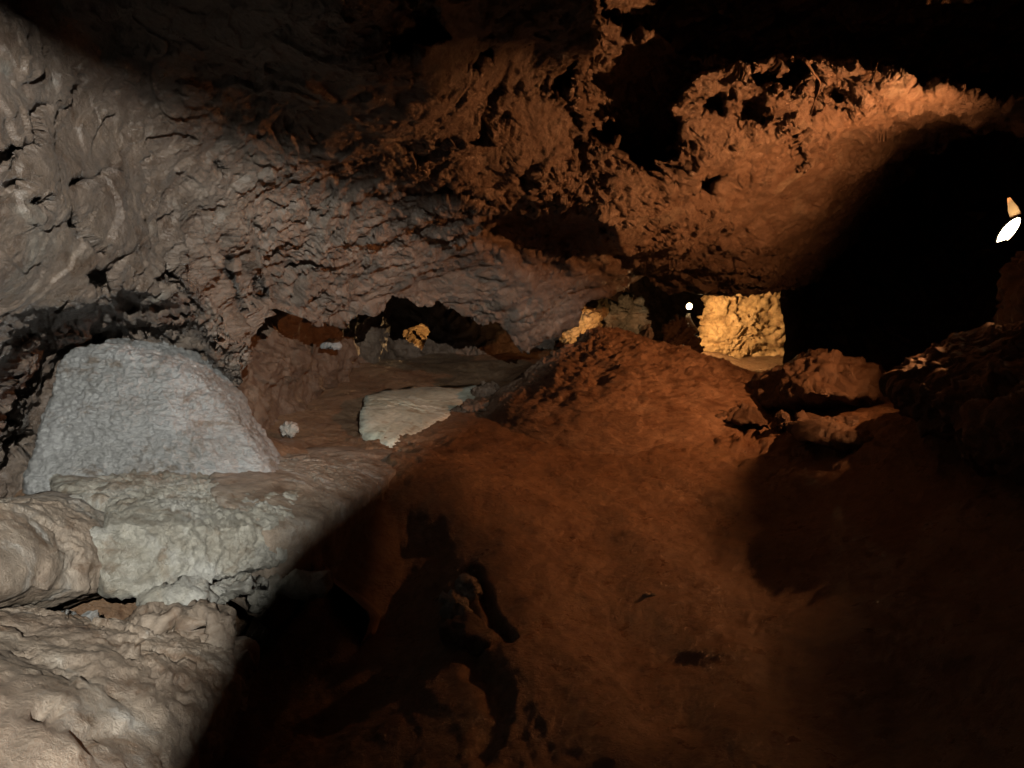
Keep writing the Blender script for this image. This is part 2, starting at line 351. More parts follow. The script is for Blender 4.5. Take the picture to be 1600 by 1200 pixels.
def rear_carve(u, v):
    a = 0.5 * bump_at(u, v, 520, 640, 60, 30) - 0.35 * bump_at(u, v, 470, 575, 45, 30)
    return a
sheet('rear_wall', 330, 1300, 360, 700, 560, 220,
      [(330, 360, 5.2), (330, 700, 4.8), (380, 600, 5.2), (400, 500, 5.8), (430, 650, 5.8), (480, 560, 6.8), (500, 690, 6.6), (540, 600, 8.2), (560, 520, 8.6), (620, 560, 10.2), (620, 480, 10.5), (720, 540, 10.8), (720, 440, 11), (720, 700, 11),
       (820, 540, 10.8), (900, 500, 12.2), (960, 500, 13), (1040, 480, 19), (1040, 380, 19), (1040, 700, 18), (1100, 520, 20), (1300, 500, 20), (1300, 700, 20), (1300, 360, 20), (560, 360, 8)],
      M_BOULD, rear_relief, carve=rear_carve, hole=[(629, 518), (636, 514), (647, 512), (655, 506), (668, 514), (672, 520), (664, 530), (658, 541), (653, 552), (643, 545), (635, 532)])
sheet('dark_bay_wall', 1214, 2050, 120, 720, 260, 180,
      [(1214, 300, 9.4), (1214, 590, 9.0), (1214, 720, 8.6), (1214, 120, 9.2), (1350, 400, 10.2), (1450, 300, 10.4), (1500, 600, 9.2), (1560, 400, 9.6), (1600, 250, 9), (1650, 500, 7.4), (1700, 400, 6.8), (1800, 500, 6.2), (2050, 400, 4.6), (2050, 120, 4.6), (2050, 720, 4.6), (1600, 120, 8), (1600, 720, 8)],
      M_CEIL, rear_relief)

# ------------------------------------------------------------------ floor
FP = [(900, 1200, 2.30), (1200, 1200, 2.2), (700, 1200, 2.45), (500, 1200, 2.55), (300, 1200, 2.5), (0, 1200, 2.3), (-300, 1100, 2.2), (900, 1500, 1.6), (400, 1500, 1.65), (1300, 1500, 1.5),
      (450, 1050, 3.05), (300, 1000, 3.5), (100, 980, 3.6), (-200, 900, 3.2), (550, 950, 3.5), (620, 870, 4.0), (690, 900, 3.75), (700, 1030, 3.05), (760, 1100, 2.7),
      (740, 960, 3.35), (800, 980, 3.2), (860, 1060, 2.8), (1000, 1000, 3.1), (900, 850, 4.0), (1000, 930, 3.45), (1120, 850, 3.95), (700, 760, 4.45), (650, 790, 4.3), (800, 720, 5.15), (900, 690, 5.7), (1000, 690, 5.7), (1100, 720, 5.1),
      (470, 800, 3.35), (500, 760, 3.85), (400, 790, 3.3), (420, 730, 4.1), (560, 735, 4.5), (600, 708, 5.2), (250, 780, 3.5), (100, 800, 3.2), (-200, 800, 2.7), (150, 740, 3.9),
      (640, 690, 5.6), (700, 650, 6.6), (740, 612, 8.0), (640, 600, 8.2), (580, 640, 6.8), (520, 690, 5.6), (450, 690, 5.3), (420, 660, 5.9), (700, 578, 9.3), (760, 560, 10.0), (850, 560, 10.0), (640, 565, 10.0), (540, 590, 8.2), (560, 560, 9.5),
      (1000, 620, 6.8), (1150, 592, 7.6), (1100, 560, 9.6), (1150, 580, 9.4), (1200, 620, 6.7), (1250, 660, 5.8), (1200, 700, 5.2), (1300, 720, 4.6), (1400, 660, 4.6), (1390, 620, 5.6), (1300, 590, 7.2), (1450, 585, 7.5), (1600, 560, 7.5), (1600, 640, 4.4),
      (1250, 800, 4.2), (1250, 950, 3.2), (1400, 850, 3.4), (1500, 1000, 2.5), (1600, 850, 2.9), (1600, 1150, 1.9), (1800, 900, 2.2), (1800, 650, 3.2), (1400, 1150, 2.2), (2000, 1100, 1.5), (1000, 540, 12), (1400, 560, 10), (700, 545, 12)]
FW = at(*np.array(FP).T)
floor_z = tps(FW[:, :2], FW[:, 2])
def floor_at(px, py):
    d = np.geomspace(1.0, 13, 900); P = at(np.full(900, float(px)), np.full(900, float(py)), d); g = P[:, 2] - np.clip(floor_z(P[:, :2]), -2.2, .6)
    k = int(np.argmax(g < 0)) if (g < 0).any() else 899
    return (px, py, float(d[k]))
def build_floor():
    nu, nv = 640, 560
    a = np.linspace(-1.5, 1.5, nu); a = a * (0.75 + 0.25 * (a / 1.5) ** 2)
    y = np.geomspace(0.75, 13.5, nv)
    A, Y = np.meshgrid(a, y, indexing='ij'); X = A * Y
    z = np.clip(floor_z(np.stack([X, Y], -1)), -2.2, 0.6)
    P = np.stack([X, Y, z], -1)
    px, py, dd = sight(P)
    mask = np.abs(A) < 0.9
    n = grid_normals(P, np.array([0, 3., 6]))
    rough = np.clip(bump_at(px, py, 1150, 650, 130, 55) + .6 * bump_at(px, py, 1300, 690, 160, 60) + .5 * bump_at(px, py, 620, 700, 120, 25) + .5 * bump_at(px, py, 500, 780, 120, 40), 0, 1)
    h = 0.05 * fbm(P * 1.1, 2) + 0.012 * fbm(P * 3.5 + 3, 4, .5) + 0.02 * flakes(P, 1.2, 1.6, .5, 2, (1.7, .55, 1)) + 0.010 * flakes(P, 3.6, 1.6, .35, 6, (1.5, .6, 1))
    h = h + rough * (0.05 * facets(P, 3.2, 1, .5, .3, 4) + 0.04 * facets(P, 8, 1, .6, .3, 5) + 0.03 * flakes(P, 4.5, 2.2, .3, 6))
    h = h + 0.004 * fbm(P * 26, 3, .6)
    # hollows and cracks worn into the clay
    h = h - 0.7 * region(px, py, [(-300, 1020), (-300, 880), (100, 860), (440, 840), (470, 900), (390, 1010), (200, 1120), (-100, 1120)], 25) * mask
    h = h - 0.16 * region(px, py, [(60, 760), (300, 735), (420, 708), (560, 712), (598, 716), (560, 775), (440, 850), (60, 850)], 14) * mask
    h = h - 0.16 * region(px + 6 * fbm(P * 5, 2), py + 6 * fbm(P * 5 + 7, 2), [(897, 655), (912, 647), (930, 662), (940, 692), (925, 700), (900, 685)], 9) * mask
    h = h - 0.12 * region(px, py, [(955, 690), (985, 680), (1000, 700), (975, 712)], 8) * mask
    for poly, w, dep in [([(735, 905), (760, 940), (775, 985), (800, 1005)], 10, .06), ([(745, 1050), (775, 1080), (778, 1130), (760, 1180)], 26, .04), 
                         ]:
        h = h - dep * sstep(w * 1.2, w * .4, poly_dist(px, py, poly) + fbm(P * 9, 2) * w * .5) * mask
    h = h + 0.03 * sstep(85, 0, poly_dist(px, py, [(790, 965), (860, 1050), (910, 1110), (985, 1220)]) + 25 * fbm(P * 3, 3)) * mask
    for poly, w, a in [([(700, 815), (800, 905), (890, 1010), (960, 1110)], 45, .03), ([(960, 800), (1050, 900), (1110, 1010), (1170, 1160)], 60, .035), ([(860, 740), (930, 800), (960, 900), (990, 1000)], 40, -.02)]:
        h = h + a * sstep(w * 1.4, 0, poly_dist(px, py, poly) + w * .4 * fbm(P * 2.5, 3)) * mask
    P = P + n * h[..., None]
    return structure('cave_floor', P.reshape(-1, 3), grid_faces(nu, nv), M_FLOOR)
build_floor()

# ------------------------------------------------------------------ clay mound in the middle
def build_mound():
    top = at(936, 506, 7.6); nu, nv = 380, 240
    ang = np.linspace(0, 2 * math.pi, nu, endpoint=False); r = np.linspace(0, 1, nv) ** 0.8
    A, Rr = np.meshgrid(ang, r, indexing='ij')
    ext = 1.35 + 0.45 * np.cos(A - R(-15)) + 1.0 * np.clip(np.sin(-A), 0, 1)
    X = top[0] + np.cos(A) * Rr * ext; Y = top[1] + np.sin(A) * Rr * ext * 1.0
    fz = np.clip(floor_z(np.stack([X, Y], -1)), -2, 0.2)
    prof = np.clip(1 - Rr ** 0.9, 0, 1) ** 1.15
    prof = np.where(Rr < 0.12, prof - (0.12 - Rr) * 0.6, prof)
    Z = fz * (1 - prof) + top[2] * prof - 0.10 * sstep(0.75, 1, Rr)
    P = np.stack([X, Y, Z], -1)
    n = np.zeros_like(P); n[..., 2] = 0.8; n[..., 0] = np.cos(A) * .5; n[..., 1] = np.sin(A) * .5
    h = 0.07 * fbm(P * 2.2, 3) + 0.04 * flakes(P, 4, 2, .35, 4) + 0.03 * facets(P, 7, 1, .4, .4, 4) + 0.013 * facets(P, 17, 1, .6, .4, 5) + 0.006 * ridged(P * 22, 3, .6)
    P = P + n * (h * sstep(0, .1, Rr + .04) * (1 - .7 * sstep(.45, .85, Rr)))[..., None]
    loc = np.array([top[0], top[1], float(floor_z(top[None, :2])[0])])
    i = np.arange(nu * nv).reshape(nu, nv); j = np.roll(i, -1, 0)
    F = np.stack([i[:, :-1], i[:, 1:], j[:, 1:], j[:, :-1]], -1).reshape(-1, 4)
    o = obj('clay_mound', mesh_np('clay_mound', P.reshape(-1, 3) - loc, F), M_MOUND, loc=loc)
    tag(o, 'rippled brown clay mound rising to a peak in the middle of the cave', 'mound')
build_mound()

# ------------------------------------------------------------------ rocks
ICO = {}
def ico(k):
    if k not in ICO:
        bm = bmesh.new(); bmesh.ops.create_icosphere(bm, subdivisions=k, radius=1)
        V = np.array([v.co[:] for v in bm.verts]); F = np.array([[v.index for v in f.verts] for f in bm.faces]); bm.free()
        ICO[k] = (V / np.linalg.norm(V, axis=1)[:, None], F)
    return ICO[k]
def hull_planes(pts):
    bm = bmesh.new()
    for p in pts: bm.verts.new(p)
    bmesh.ops.convex_hull(bm, input=bm.verts[:]); bm.normal_update()
    pl = np.array([[*f.normal, f.normal.dot(f.verts[0].co)] for f in bm.faces]); bm.free(); return pl
def vnormals(V, F):
    fn = np.cross(V[F[:, 1]] - V[F[:, 0]], V[F[:, 2]] - V[F[:, 0]]); n = np.zeros_like(V)
    for k in range(3):
        for ax in range(3): n[:, ax] += np.bincount(F[:, k], fn[:, ax], len(V))
    return n / (np.linalg.norm(n, axis=1)[:, None] + 1e-9)
def rock_shape(pts, p=26, sub=5, seed=0, relief=None, amp=1.0):
    pts = np.asarray(pts, float); c = pts.mean(0); pl = hull_planes(pts - c)
    pl = pl[pl[:, 3] > 1e-4]
    D, F = ico(sub)
    q = np.clip(D @ pl[:, :3].T / pl[:, 3], 0, None)
    r = (q ** p).sum(1) ** (-1 / p) * 1.04
    V = D * r[:, None] + c
    n = vnormals(V, F); s = np.linalg.norm(pts.max(0) - pts.min(0))
    if relief is None:
        Q = V * (1.8 / s) + seed * 3.7
        h = s * (0.030 * fbm(Q * 1.6, 3) + 0.030 * flakes(Q, 2.0, 2.2, .28, seed) + 0.09 * facets(Q, 2.2, 1, .3, .3, seed) + 0.03 * facets(Q, 6, 1, .4, .3, seed) + .004 * fbm(Q * 24, 3))
    else: h = relief(V, s, seed)
    return V + n * (h * amp)[:, None], F
def rock(name, label, cat, pts, mat, p=26, sub=5, seed=0, relief=None, amp=1.0, group=None, parent=None):
    V, F = rock_shape(pts, p, sub, seed, relief, amp)
    base = np.array([V[:, 0].mean(), V[:, 1].mean(), V[:, 2].min()])
    o = obj(name, mesh_np(name, V - base, F), mat, loc=base)
    if label: tag(o, label, cat, group)
    return o
def outline(front, d, back, shrink=0.75, dy=0):
    """hull points from a sighted outline: (px, py[, d]) at distance d, with a smaller copy 'back' metres deeper"""
    pts = []
    fr = [(q[0], q[1], q[2] if len(q) > 2 else d) for q in front]
    cx = sum(q[0] for q in fr) / len(fr); cy = sum(q[1] for q in fr) / len(fr)
    for x, y, dd in fr:
        pts.append(at(x, y, dd))
        pts.append(at(cx + (x - cx) * shrink, cy + (y - cy) * shrink + dy, dd + back))
        pts.append(at(cx + (x - cx) * 0.6, cy + (y - cy) * 0.6, dd - back * 0.18))
    return np.array(pts)

def soft_relief(V, s, seed):
    f1, f2, _ = worley(warp(V, 6, .06) * 7)
    return 0.05 * fbm(V * 1.8 + seed, 3) + 0.028 * facets(V, 3.0, 1, .25, .5, seed) + 0.012 * facets(V, 9, 1, .4, .5, seed) + .006 * facets(V, 26, 1, .5, .5, seed) + .004 * fbm(V * 30, 3) - .02 * sstep(.3, .08, f1)
# pale flowstone boulder on the left
def flow_relief(V, s, seed):
    band = fbm(np.stack([V[:, 0] * 1.0, V[:, 1] * 1.0, V[:, 2] * 7], -1) + fbm(V * 3, 2)[:, None] * .5, 3)
    f1, f2, _ = worley(warp(V, 14, .02) * np.array([22, 22, 30]))
    return 0.014 * terrace(band, 2.0, .25) + 0.016 * fbm(V * 3, 2) + 0.005 * ridged(V * np.array([16, 16, 26]), 3) + 0.008 * facets(V, 28, 1, .6, .4, 2) - 0.015 * sstep(.5, .1, f1) + 0.03 * flakes(V, 4, 2, .3, 3) * sstep(-.25, -.05, V[:, 2])
rock('flowstone_boulder', 'large pale grey flowstone boulder standing on the left ledge', 'boulder',
     [at(x, y, d * 1.17) for x, y, d in [(52, 735, 3.02), (60, 700, 3.05), (75, 660, 3.1), (95, 580, 3.2), (130, 550, 3.3), (180, 556, 3.24), (270, 576, 3.26), (322, 606, 3.3), (360, 645, 3.32), (408, 712, 3.30), (425, 748, 3.24), (400, 772, 3.16), (230, 778, 3.04), (100, 774, 3.0), (42, 768, 3.0),
      (160, 640, 3.08), (260, 660, 3.1),
      (190, 532, 3.65), (250, 533, 3.7), (300, 545, 3.75), (350, 590, 3.8), (440, 715, 3.75), (110, 560, 3.6), (60, 740, 3.7), (300, 760, 3.8)]],
     M_CALC, p=60, sub=7, relief=flow_relief)

# the ledge the boulder stands on: a crusted pale block, and the pinkish rock at its left end
def crust_relief(V, s, seed):
    f1, f2, _ = worley(warp(V, 12, .03) * 20)
    u, v, _ = sight(V); hole = region(u + 5 * fbm(V * 9, 2), v + 5 * fbm(V * 9 + 3, 2), [(128, 786), (142, 776), (166, 780), (160, 802), (164, 822), (146, 822), (136, 806)], 4)
    return -0.2 * hole + 0.025 * fbm(V * 3, 3) + 0.012 * flakes(V, 5, 2.2, .2, seed) + 0.008 * ridged(warp(V, 9, .03) * 14, 3, .6) + 0.012 * facets(V, 14, 1, .6, .4, 3) + 0.006 * facets(V, 34, 1, .6, .4, 4) - 0.022 * sstep(.42, .12, f1)
rock('rock_ledge', 'pale crusted limestone ledge under the grey boulder, rough front face', 'ledge',
     [at(*q) for q in [(128, 822, 2.62), (200, 818, 2.68), (300, 822, 2.80), (410, 818, 3.02), (450, 800, 3.25), (150, 890, 2.55), (170, 926, 2.58), (250, 922, 2.66), (330, 908, 2.80), (430, 880, 3.0), (470, 850, 3.3),
      (60, 712, 4.2), (110, 740, 3.5), (300, 742, 3.65), (470, 745, 3.95), (430, 712, 4.5), (150, 900, 3.4), (450, 850, 4.2)]],
     M_LEDGE, p=50, sub=7, seed=5, relief=crust_relief)
rock('rock_shelf', 'flat beige rock shelf running right from the foot of the pale boulder', 'shelf',
     [p + np.array([0, 0, dz]) for dz in (0, -.4) for p in [at(*q) for q in [(330, 765, 3.25), (420, 832, 3.02), (480, 822, 3.25), (560, 782, 3.95), (645, 722, 5.0), (612, 704, 5.35), (520, 700, 5.3), (430, 706, 4.7), (340, 735, 3.8)]]],
     M_PINK, p=60, sub=7, seed=6, relief=lambda V, s, seed: .35 * soft_relief(V, s, seed) + .008 * flakes(V, 6, 2, .2, 3))
rock('rounded_rock', 'smooth pinkish rock at the left end of the pale ledge', 'rock',
     outline([(-160, 800, 2.1), (-20, 786, 2.42), (90, 778, 2.62), (165, 815, 2.70), (175, 870, 2.64), (160, 925, 2.58), (40, 950, 2.3), (-160, 960, 1.95)], 2.4, 0.45, 1.0), M_PINK, p=40, sub=6, seed=9, relief=lambda V, s, seed: soft_relief(V, s, seed) * .8)
# broken rocks below the ledge
rock('white_rock', 'white knobbly rock below the left end of the ledge', 'rock', outline([(38, 980), (60, 962), (105, 962), (132, 990), (125, 1025), (85, 1032), (50, 1010)], 2.22, .3), M_CALC, seed=12, sub=5, amp=1.4)
rock('broken_rock', 'tilted flat grey rock wedged in the dark gap under the ledge', 'rock', outline([(168, 1010), (198, 968), (238, 948), (285, 950), (262, 985), (215, 1018), (180, 1028)], 2.42, .22), M_PINK, seed=13)
rock('broken_rock', 'small brown rock left of the tilted flat rock in the gap', 'rock', outline([(120, 1000), (140, 968), (172, 975), (185, 1015), (165, 1030), (130, 1022)], 2.4, .25), M_PINK, seed=14)
rock('broken_rock', 'rough rock joining the ledge underside to the rocks below', 'rock', outline([(232, 935), (300, 915), (322, 932), (300, 955), (255, 962), (235, 950)], 2.62, .35), M_LEDGE, seed=15)
rock('broken_rock', 'upright angular pale rock right of the narrow crack', 'rock', outline([(262, 1010), (285, 975), (312, 945), (345, 952), (372, 985), (362, 1050), (300, 1090), (262, 1060)], 2.46, .35), M_PINK, seed=16)
rock('rock_finger', 'thin pale rock finger under the right end of the ledge', 'rock', outline([(290, 938), (330, 920), (360, 912), (415, 908), (418, 918), (370, 928), (330, 938)], 2.80, .25), M_LEDGE, seed=17)
rock('broken_rock', 'crusty grey rock at the right tip of the ledge crack', 'rock', outline([(385, 930), (420, 912), (470, 898), (510, 905), (500, 922), (440, 938), (405, 945)], 2.95, .25), M_LEDGE, seed=18)
rock('foreground_rock', 'large pinkish sloping rock filling the bottom left corner', 'rock',
     outline([(-300, 960, 1.75), (-60, 955, 2.05), (60, 985, 2.2), (160, 1020, 2.32), (255, 1045, 2.36), (330, 1040, 2.4), (390, 1010, 2.62), (370, 1100, 2.3), (300, 1220, 1.95), (230, 1400, 1.6), (-100, 1450, 1.35), (-300, 1300, 1.35)], 2, .9, .9), M_PINK, p=30, sub=7, seed=22, relief=soft_relief)

# slab and stones on the middle of the floor
rock('flat_slab', 'pale greenish flat rock slab lying beside the dark recess', 'slab',
     [at(*q) + np.array([0, 0, .012]) for q in [(566, 640, 6.3), (574, 622, 7.0), (600, 612, 7.4), (660, 604, 8.0), (748, 604, 8.1), (735, 628, 7.3), (705, 650, 6.6), (640, 668, 6.1), (612, 704, 5.35), (564, 684, 5.6), (566, 660, 6.0),
      (570, 690, 5.6), (610, 712, 5.35), (640, 690, 6.0), (735, 645, 7.3), (750, 620, 8.1), (580, 640, 7.2), (600, 640, 7.5)]], M_SLAB, p=70, sub=6, seed=31, relief=lambda V, s, seed: .01 * fbm(V * 2, 3) + .014 * flakes(V, 2.4, 2, .15, 5) + .004 * facets(V, 12, 1, .5, .4, 2))
rock('floor_stone', 'rounded brown stone beyond the far corner of the pale slab', 'stone', outline([(735, 612), (752, 600), (775, 598), (783, 612), (775, 622), (745, 624)], 7.6, .3), M_BOULD, seed=32)
rock('floor_stone', 'angular brown stone at the right edge of the pale slab', 'stone', outline([(700, 646), (735, 628), (762, 624), (768, 636), (745, 648), (712, 655)], 6.7, .3), M_BOULD, seed=33)
rock('white_stone', 'small white stone on the shelf in the dark recess', 'stone', outline([(500, 543), (508, 532), (525, 530), (534, 540), (530, 546)], 6.9, .15), M_CALC, seed=34, sub=4)
rock('recess_stone', 'pale stone half buried beside the boulder foot in the recess', 'stone', outline([(438, 668), (448, 660), (462, 664), (470, 674), (455, 682), (440, 678)], 5.42, .12), M_STONE, seed=35, sub=4)
rock('floor_stone', 'small lone stone on the clay slope in the foreground', 'stone', outline([(998, 940), (1006, 928), (1022, 926), (1032, 938), (1022, 952), (1004, 952)], 3.42, .05), M_STONE, seed=36, sub=4)
rock('floor_stone', 'upper of two stones at the left edge of the clay slope', 'stone', outline([(712, 915), (722, 900), (742, 905), (752, 930), (735, 945), (716, 935)], 3.42, .2), M_STONE, seed=37)
rock('floor_stone', 'lower of two stones at the left edge of the clay slope', 'stone', outline([(690, 935), (705, 922), (728, 938), (745, 965), (728, 980), (698, 972)], 3.3, .2), M_STONE, seed=38)
rock('floor_rock', 'lumpy brown rock below the two stones, beside a dark cleft', 'rock', outline([(690, 985), (735, 972), (775, 1000), (790, 1030), (760, 1060), (700, 1060)], 3.1, .3), M_BOULD, seed=39, sub=5)

# boulders on the right
def bould_relief(V, s, seed):
    return 0.05 * fbm(V * 2 + seed, 3) + 0.055 * flakes(V, 2.8, 2.2, .3, seed) + 0.05 * facets(V, 4.5, 1, .5, .3, seed) + .025 * facets(V, 12, 1, .6, .3, seed)
rock('overhanging_boulder', 'brown boulder with a dark hollow under it, right of the mound', 'boulder',
     outline([(1168, 612, 6.4), (1205, 585, 6.2), (1240, 560, 6.0), (1280, 550, 5.9), (1330, 565, 5.8), (1392, 592, 5.7), (1396, 625, 5.5), (1340, 640, 5.5), (1270, 618, 5.6), (1210, 636, 6.0), (1175, 640, 6.2)], 5.8, .9, .8), M_BOULD, p=30, sub=6, seed=41, relief=bould_relief)
rock('low_rock', 'low flat rock under the overhanging boulder', 'rock', outline([(1230, 668, 5.0), (1250, 650, 5.2), (1330, 662, 5.1), (1420, 672, 4.9), (1440, 700, 4.6), (1330, 705, 4.6), (1250, 690, 4.8)], 5, .5), M_BOULD, seed=42, sub=6, relief=bould_relief, amp=.7)
rock('knob_rock', 'small upright knob of rock left of the overhanging boulder', 'rock', outline([(1208, 668), (1212, 648), (1222, 640), (1232, 650), (1236, 670), (1222, 676)], 5.4, .15), M_BOULD, seed=43, sub=5)
rock('slab_fragment', 'long brown rock fragment at the right foot of the mound', 'rock', outline([(1105, 655, 5.9), (1112, 635, 6.1), (1150, 640, 6.0), (1200, 655, 5.7), (1205, 668, 5.6), (1150, 664, 5.7)], 5.9, .3), M_BOULD, seed=44, sub=5)
rock('floor_stone', 'angular stone on the right flank of the clay mound', 'stone', outline([(1078, 608), (1095, 594), (1118, 596), (1138, 608), (1120, 618), (1090, 616)], 6.5, .3), M_BOULD, seed=45, sub=5)
rock('large_boulder', 'large dark boulder at the right edge below the wall lamp', 'boulder',
     outline([(1388, 590, 4.3), (1410, 565, 4.35), (1450, 548, 4.3), (1500, 527, 4.2), (1570, 522, 4.1), (1700, 505, 3.8), (1900, 500, 3.2), (1900, 800, 2.6), (1650, 780, 3.1), (1480, 690, 3.8), (1420, 650, 4.1)], 4.1, .5, .85), M_BOULD, p=30, sub=7, seed=46, relief=bould_relief)
rock('wall_buttress', 'rough brown rock buttress at the right edge beside the lamp', 'rock',
     outline([(1598, 400, 4.75), (1592, 440, 4.7), (1580, 480, 4.65), (1568, 530, 4.6), (1640, 560, 4.5), (1760, 540, 4.4), (1760, 300, 4.5), (1640, 330, 4.7)], 4.7, .9, .9), M_BOULD, p=30, sub=6, seed=47, relief=bould_relief)

# rocks of the lit far chamber
def crag_relief(V, s, seed):
    return 0.10 * flakes(V @ np.array(Matrix.Rotation(R(25), 3, 'Y')).T, 3.2, 2.6, .15, seed, (0.5, 1, 2.0)) + 0.06 * facets(V, 3.5, 1, .5, .3, seed) + .03 * facets(V, 10, 1, .6, .3, seed)
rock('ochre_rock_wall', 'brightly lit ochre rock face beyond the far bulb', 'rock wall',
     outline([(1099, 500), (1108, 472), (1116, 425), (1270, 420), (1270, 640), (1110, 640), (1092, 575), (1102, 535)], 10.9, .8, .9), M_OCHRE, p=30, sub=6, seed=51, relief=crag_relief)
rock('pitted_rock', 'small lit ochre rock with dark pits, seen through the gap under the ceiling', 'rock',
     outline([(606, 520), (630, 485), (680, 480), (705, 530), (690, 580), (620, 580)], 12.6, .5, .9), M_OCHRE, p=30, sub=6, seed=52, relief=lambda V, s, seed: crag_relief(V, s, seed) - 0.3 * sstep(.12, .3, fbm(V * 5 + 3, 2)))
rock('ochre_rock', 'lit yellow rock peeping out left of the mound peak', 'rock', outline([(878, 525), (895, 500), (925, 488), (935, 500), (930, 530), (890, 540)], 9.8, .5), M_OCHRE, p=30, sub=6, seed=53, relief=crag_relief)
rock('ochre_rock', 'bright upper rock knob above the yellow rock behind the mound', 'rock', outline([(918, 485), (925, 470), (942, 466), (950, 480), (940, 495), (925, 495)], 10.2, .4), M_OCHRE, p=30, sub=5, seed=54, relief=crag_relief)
for k, (x, w, h0, d, lab) in enumerate([(955, 22, 462, 10.4, 'pinkish rock fold just right of the bright rock knob'), (978, 20, 455, 10.3, 'middle pinkish rock fold behind the mound peak'), (998, 18, 458, 10.1, 'rightmost pinkish rock fold, next to the black hollow')]):
    rock('rock_fold', lab, 'rock', outline([(x - w * .5, h0 + 10), (x, h0), (x + w * .5, h0 + 8), (x + w * .7, 500), (x + w * .4, 540), (x - w * .6, 540), (x - w * .4, 490)], d, .3), M_STONE, p=6, sub=5, seed=60 + k, relief=crag_relief, group='rock folds behind the mound')
rock('dark_pillar', 'dark rock pillar under the far bulb', 'rock', outline([(1040, 540), (1046, 510), (1060, 498), (1072, 505), (1088, 530), (1100, 570), (1080, 590), (1045, 580)], 9.0, .3), M_BOULD, p=30, sub=6, seed=66, relief=crag_relief)
rock('stalagmite', 'stubby stalagmite on the right shoulder of the mound', 'stalagmite', [at(*q) for q in [(1008, 530, 8.6), (1022, 530, 8.6), (1010, 512, 8.6), (1019, 512, 8.6), (1014, 503, 8.6), (1014, 530, 8.7), (1014, 530, 8.5), (1014, 508, 8.65), (1014, 508, 8.55)]], M_STONE, p=6, sub=4, seed=67)

# ------------------------------------------------------------------ lamps
def empty(name, loc):
    o = bpy.data.objects.new(name, None); S.collection.objects.link(o); o.location = loc; return o
def tube(points, rad, seg=10):
    points = [np.asarray(p, float) for p in points]; V = []; F = []
    for i, p in enumerate(points):
        t = points[min(i + 1, len(points) - 1)] - points[max(i - 1, 0)]; t /= np.linalg.norm(t)
        a = np.cross(t, [0.3, 0.2, 0.9]); a /= np.linalg.norm(a); b = np.cross(t, a)
        r = rad[i] if hasattr(rad, '__len__') else rad
        for k in range(seg):
            w = 2 * math.pi * k / seg; V.append(p + r * (math.cos(w) * a + math.sin(w) * b))
    n = len(points)
    for i in range(n - 1):
        for k in range(seg):
            F.append([i * seg + k, i * seg + (k + 1) % seg, (i + 1) * seg + (k + 1) % seg, (i + 1) * seg + k])
    me = bpy.data.meshes.new('tube'); me.from_pydata([tuple(v) for v in V] , [], F + [list(range(seg))[::-1], list(range((n - 1) * seg, n * seg))])
    for pl in me.polygons: pl.use_smooth = True
    return me
M_BLACK = plain('black_enamel', (0.006, 0.006, 0.006), 0.85)
M_BLACK.node_tree.nodes['Principled BSDF'].inputs['Specular IOR Level'].default_value = 0.0
M_HOOD = plain('brass_reflector', (0.85, 0.62, 0.36), 0.4)
M_LENS = plain('lit_glass', (0.9, 0.85, 0.7), 0.2, emit=((1.0, 0.78, 0.48), 18))
M_BULB = plain('lit_bulb_glass', (0.9, 0.85, 0.7), 0.2, emit=((1.0, 0.70, 0.36), 60))
M_ROOT = plain('dry_root', (0.16, 0.10, 0.06), 0.8)
def wall_lamp():
    root = empty('wall_lamp', LAMP_POS - np.array([0, 0, .16]))
    tag(root, 'glowing halogen lamp with an open hood on the right cave wall', 'lamp')
    inv = -np.array(root.location)
    n = LAMP_DIR; upv = np.array([0.30, 0.1, 0.9]); s = np.cross(upv, n); s /= np.linalg.norm(s); upv = np.cross(n, s)
    def disc_tube(name, prof, rx, ry, mat, cap=True):
        V = []; F = []; seg = 32
        for off, sc in prof:
            for k in range(seg):
                w = 2 * math.pi * k / seg; V.append(tuple(LAMP_POS + n * off + s * math.cos(w) * rx * sc + upv * math.sin(w) * ry * sc + inv))
        for i in range(len(prof) - 1):
            for k in range(seg): F.append([i * seg + k, i * seg + (k + 1) % seg, (i + 1) * seg + (k + 1) % seg, (i + 1) * seg + k])
        if cap: F.append(list(range((len(prof) - 1) * seg, len(prof) * seg)))
        me = bpy.data.meshes.new(name); me.from_pydata(V, [], F)
        for pl in me.polygons: pl.use_smooth = len(pl.vertices) == 4
        return obj(name, me, mat, root)
    disc_tube('housing', [(-0.16, .25), (-0.15, .6), (-0.06, 1.02), (0.0, 1.06), (0.012, 1.06), (0.012, 1.0), (-0.01, .98)], .098, .098, M_BLACK, cap=False)
    disc_tube('lens', [(0.0, .99), (0.006, .9), (0.010, .5), (0.012, .05)], .098, .098, M_LENS)
    # hood flap hinged at the upper rim
    hv = []
    hinge = LAMP_POS + upv * .108 + n * 0.01
    hd = upv * 0.55 + n * 0.60
    for off in (0, -0.006):
        for a, b in ((-.05, 0), (.05, 0), (.045, .4), (.012, 1), (-.012, 1), (-.045, .4)):
            hv.append(tuple(hinge + s * a + hd * b * .15 + np.cross(s, hd) * off + inv))
    me = bpy.data.meshes.new('hood'); me.from_pydata(hv, [], [[0, 1, 2, 3, 4, 5], [11, 10, 9, 8, 7, 6]] + [[k, k + 6, (k + 1) % 6 + 6, (k + 1) % 6] for k in range(6)])
    obj('hood', me, M_HOOD, root)
    wallp = at(1630, 420, 4.7)
    me = tube([LAMP_POS - n * .14 + inv, LAMP_POS - n * .2 + np.array([.06, 0, -.06]) + inv, wallp + inv], .012); obj('bracket', me, M_BLACK, root)
    return root
